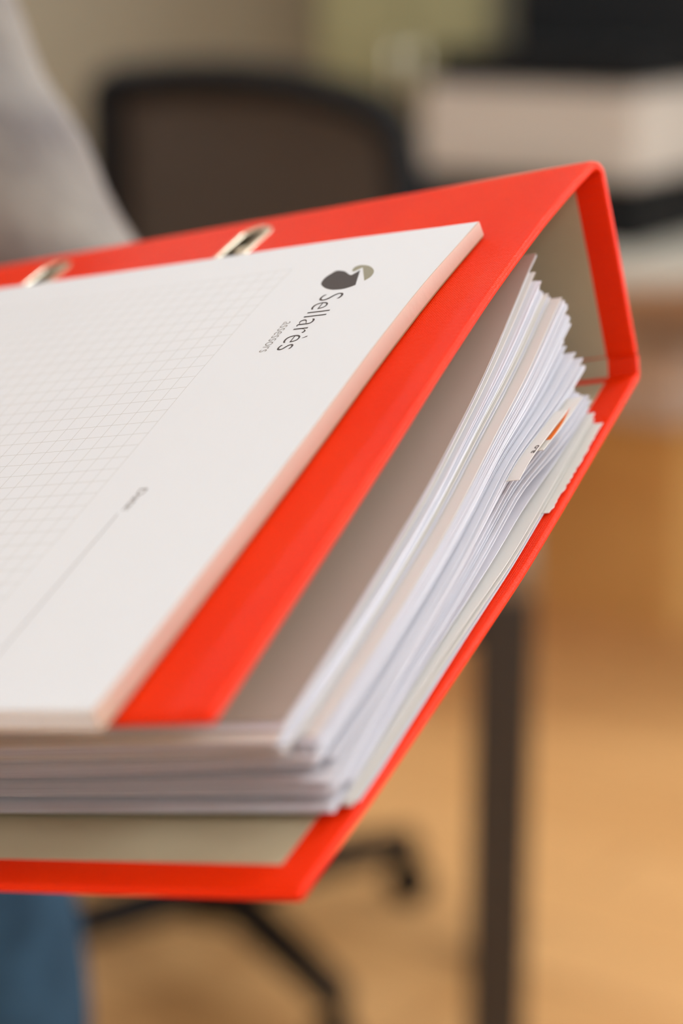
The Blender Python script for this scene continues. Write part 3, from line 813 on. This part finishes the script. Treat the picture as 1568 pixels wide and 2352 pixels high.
# head
HC = Vector((-0.425, .915, 1.56))
tmp = bmesh.new(); bmesh.ops.create_uvsphere(tmp, u_segments=28, v_segments=20, radius=1.0)
for v in tmp.verts:
    x, y, z = v.co
    w = 0.072 * (1 - 0.22 * max(0, -z) ** 1.3); d = 0.094 * (1 - 0.10 * max(0, -z))
    v.co = Vector((x * w, y * d - 0.012 * max(0, -z), z * 0.115))
for c, r in (((0, -.098, -.018), (.012, .018, .016)), ((0, -.092, .002), (.008, .014, .03)), ((-.073, .005, -.005), (.008, .018, .03)), ((.073, .005, -.005), (.008, .018, .03)), ((0, -.085, -.088), (.026, .02, .02)), ((0, -.088, -.052), (.022, .010, .010))):
    geo = bmesh.ops.create_uvsphere(tmp, u_segments=12, v_segments=8, radius=1.0)
    for v in geo['verts']: v.co = Vector((v.co.x * r[0] + c[0], v.co.y * r[1] + c[1], v.co.z * r[2] + c[2]))
tilt = Matrix.Translation(HC) @ Matrix.Rotation(math.radians(12), 4, 'Z') @ Matrix.Rotation(math.radians(14), 4, 'X')
bmesh.ops.transform(tmp, matrix=tilt, verts=tmp.verts[:])
tm = bpy.data.meshes.new('tmp'); tmp.to_mesh(tm); tmp.free(); bmB.from_mesh(tm); bpy.data.meshes.remove(tm)
bmesh.ops.translate(bmB, verts=bmB.verts[:], vec=-BASE)
me = bpy.data.meshes.new('person'); bmB.to_mesh(me); bmB.free(); bpy.data.meshes.remove(body_me)
person = link('person', me, M_SKIN); person.location = BASE
rm = person.modifiers.new('join', 'REMESH'); rm.mode = 'VOXEL'; rm.voxel_size = 0.0045; rm.use_smooth_shade = True
bpy.context.view_layer.update()
nm_ = bpy.data.meshes.new_from_object(person.evaluated_get(bpy.context.evaluated_depsgraph_get()))
person.modifiers.clear(); person.data = nm_
tag(person, 'person in grey knit jumper and blue jeans holding the red binder', 'person')
def garment(name, verts, edges, m, label=None, lump=0.0):
    g = skin_eval(verts, edges, sub=3)
    for v in g.vertices:
        v.co -= BASE
    o = link(name, g, m, person)
    for p in g.polygons: p.use_smooth = True
    if lump:
        for v in g.vertices:
            n_ = noise.noise(v.co * 9) + 0.5 * noise.noise(v.co * 22)
            v.co += v.normal * n_ * lump
    if label: o['label'] = label
    return o
tv = [(p, r) for p, r in TORSO]; te = [(k, k + 1) for k in range(5)]
chain(tv, te, 4, ARM_L[:4] + [B(209, 16, -122)], [.064, .062, .058, .040, .033])
chain(tv, te, 4, ARM_R[:4] + [Vector((-0.405, .705, 1.055))], [.064, .060, .056, .046, .036])
garment('jumper', tv, te, M_KNIT, 'grey mottled knit jumper', lump=0.009)
jv = [((-0.325, .985, .96), (.135, .095)), ((-0.325, .985, .86), (.155, .11))]; je = [(0, 1)]
chain(jv, je, 1, LEG_L[:4] + [Vector((-0.225, .985, .10))], [.100, .085, .068, .062, .058]); chain(jv, je, 1, LEG_R[:4] + [Vector((-0.445, 1.01, .10))], [.100, .085, .068, .062, .058])
garment('jeans', jv, je, M_DENIM, 'blue denim jeans', lump=0.003)
for Lg in (LEG_L, LEG_R):
    an, to = Lg[4], Lg[5]
    g = skin_eval([(an + Vector((0, .03, -.045)), (.04, .04)), (an + Vector((0, -.03, -.048)), (.042, .04)), (to + Vector((0, -.03, 0.002)), (.046, .032)), (to + Vector((0, -.09, -.004)), (.038, .026))], [(0, 1), (1, 2), (2, 3)])
    for v in g.vertices: v.co -= BASE; v.co.z = max(0.0, v.co.z)
    link('shoe', g, M_SHOE, person)
hb = bmesh.new(); bmesh.ops.create_uvsphere(hb, u_segments=32, v_segments=24, radius=1.0)
for v in hb.verts:
    x, y, z = v.co
    k_ = 1.0 if (z > 0.35 or y > -0.15) else 0.86
    drop = 1.35 if (z < 0 and y > 0) else 1.0
    v.co = Vector((x * .084 * k_, y * .106 * k_ + .006, z * .125 * drop + .006))
bmesh.ops.delete(hb, geom=[f for f in hb.faces if (f.calc_center_median().z < .045 and f.calc_center_median().y < -.035)], context='FACES')
bmesh.ops.transform(hb, matrix=Matrix.Translation(-BASE) @ tilt, verts=hb.verts[:])
obj('hair', hb, M_HAIR, person, smooth=True)
for sx_ in (-1, 1):
    eb = bmesh.new(); bmesh.ops.create_uvsphere(eb, u_segments=14, v_segments=10, radius=.0105)
    bmesh.ops.translate(eb, verts=eb.verts[:], vec=(sx_ * .031, -.0735, .004))
    bmesh.ops.transform(eb, matrix=Matrix.Translation(-BASE) @ tilt, verts=eb.verts[:])
    eye = obj('eye', eb, M_EYE, person, smooth=True)
    ib = bmesh.new(); bmesh.ops.create_uvsphere(ib, u_segments=12, v_segments=8, radius=.005)
    bmesh.ops.translate(ib, verts=ib.verts[:], vec=(sx_ * .031, -.0805, .003))
    bmesh.ops.transform(ib, matrix=Matrix.Translation(-BASE) @ tilt, verts=ib.verts[:])
    obj('iris', ib, M_HAIR, eye, smooth=True)
lb = bmesh.new(); bmesh.ops.create_uvsphere(lb, u_segments=16, v_segments=8, radius=1)
for v in lb.verts: v.co = Vector((v.co.x * .024, v.co.y * .008 - .094, v.co.z * .007 - .052))
bmesh.ops.transform(lb, matrix=Matrix.Translation(-BASE) @ tilt, verts=lb.verts[:])
obj('mouth', lb, M_LIP, person, smooth=True)
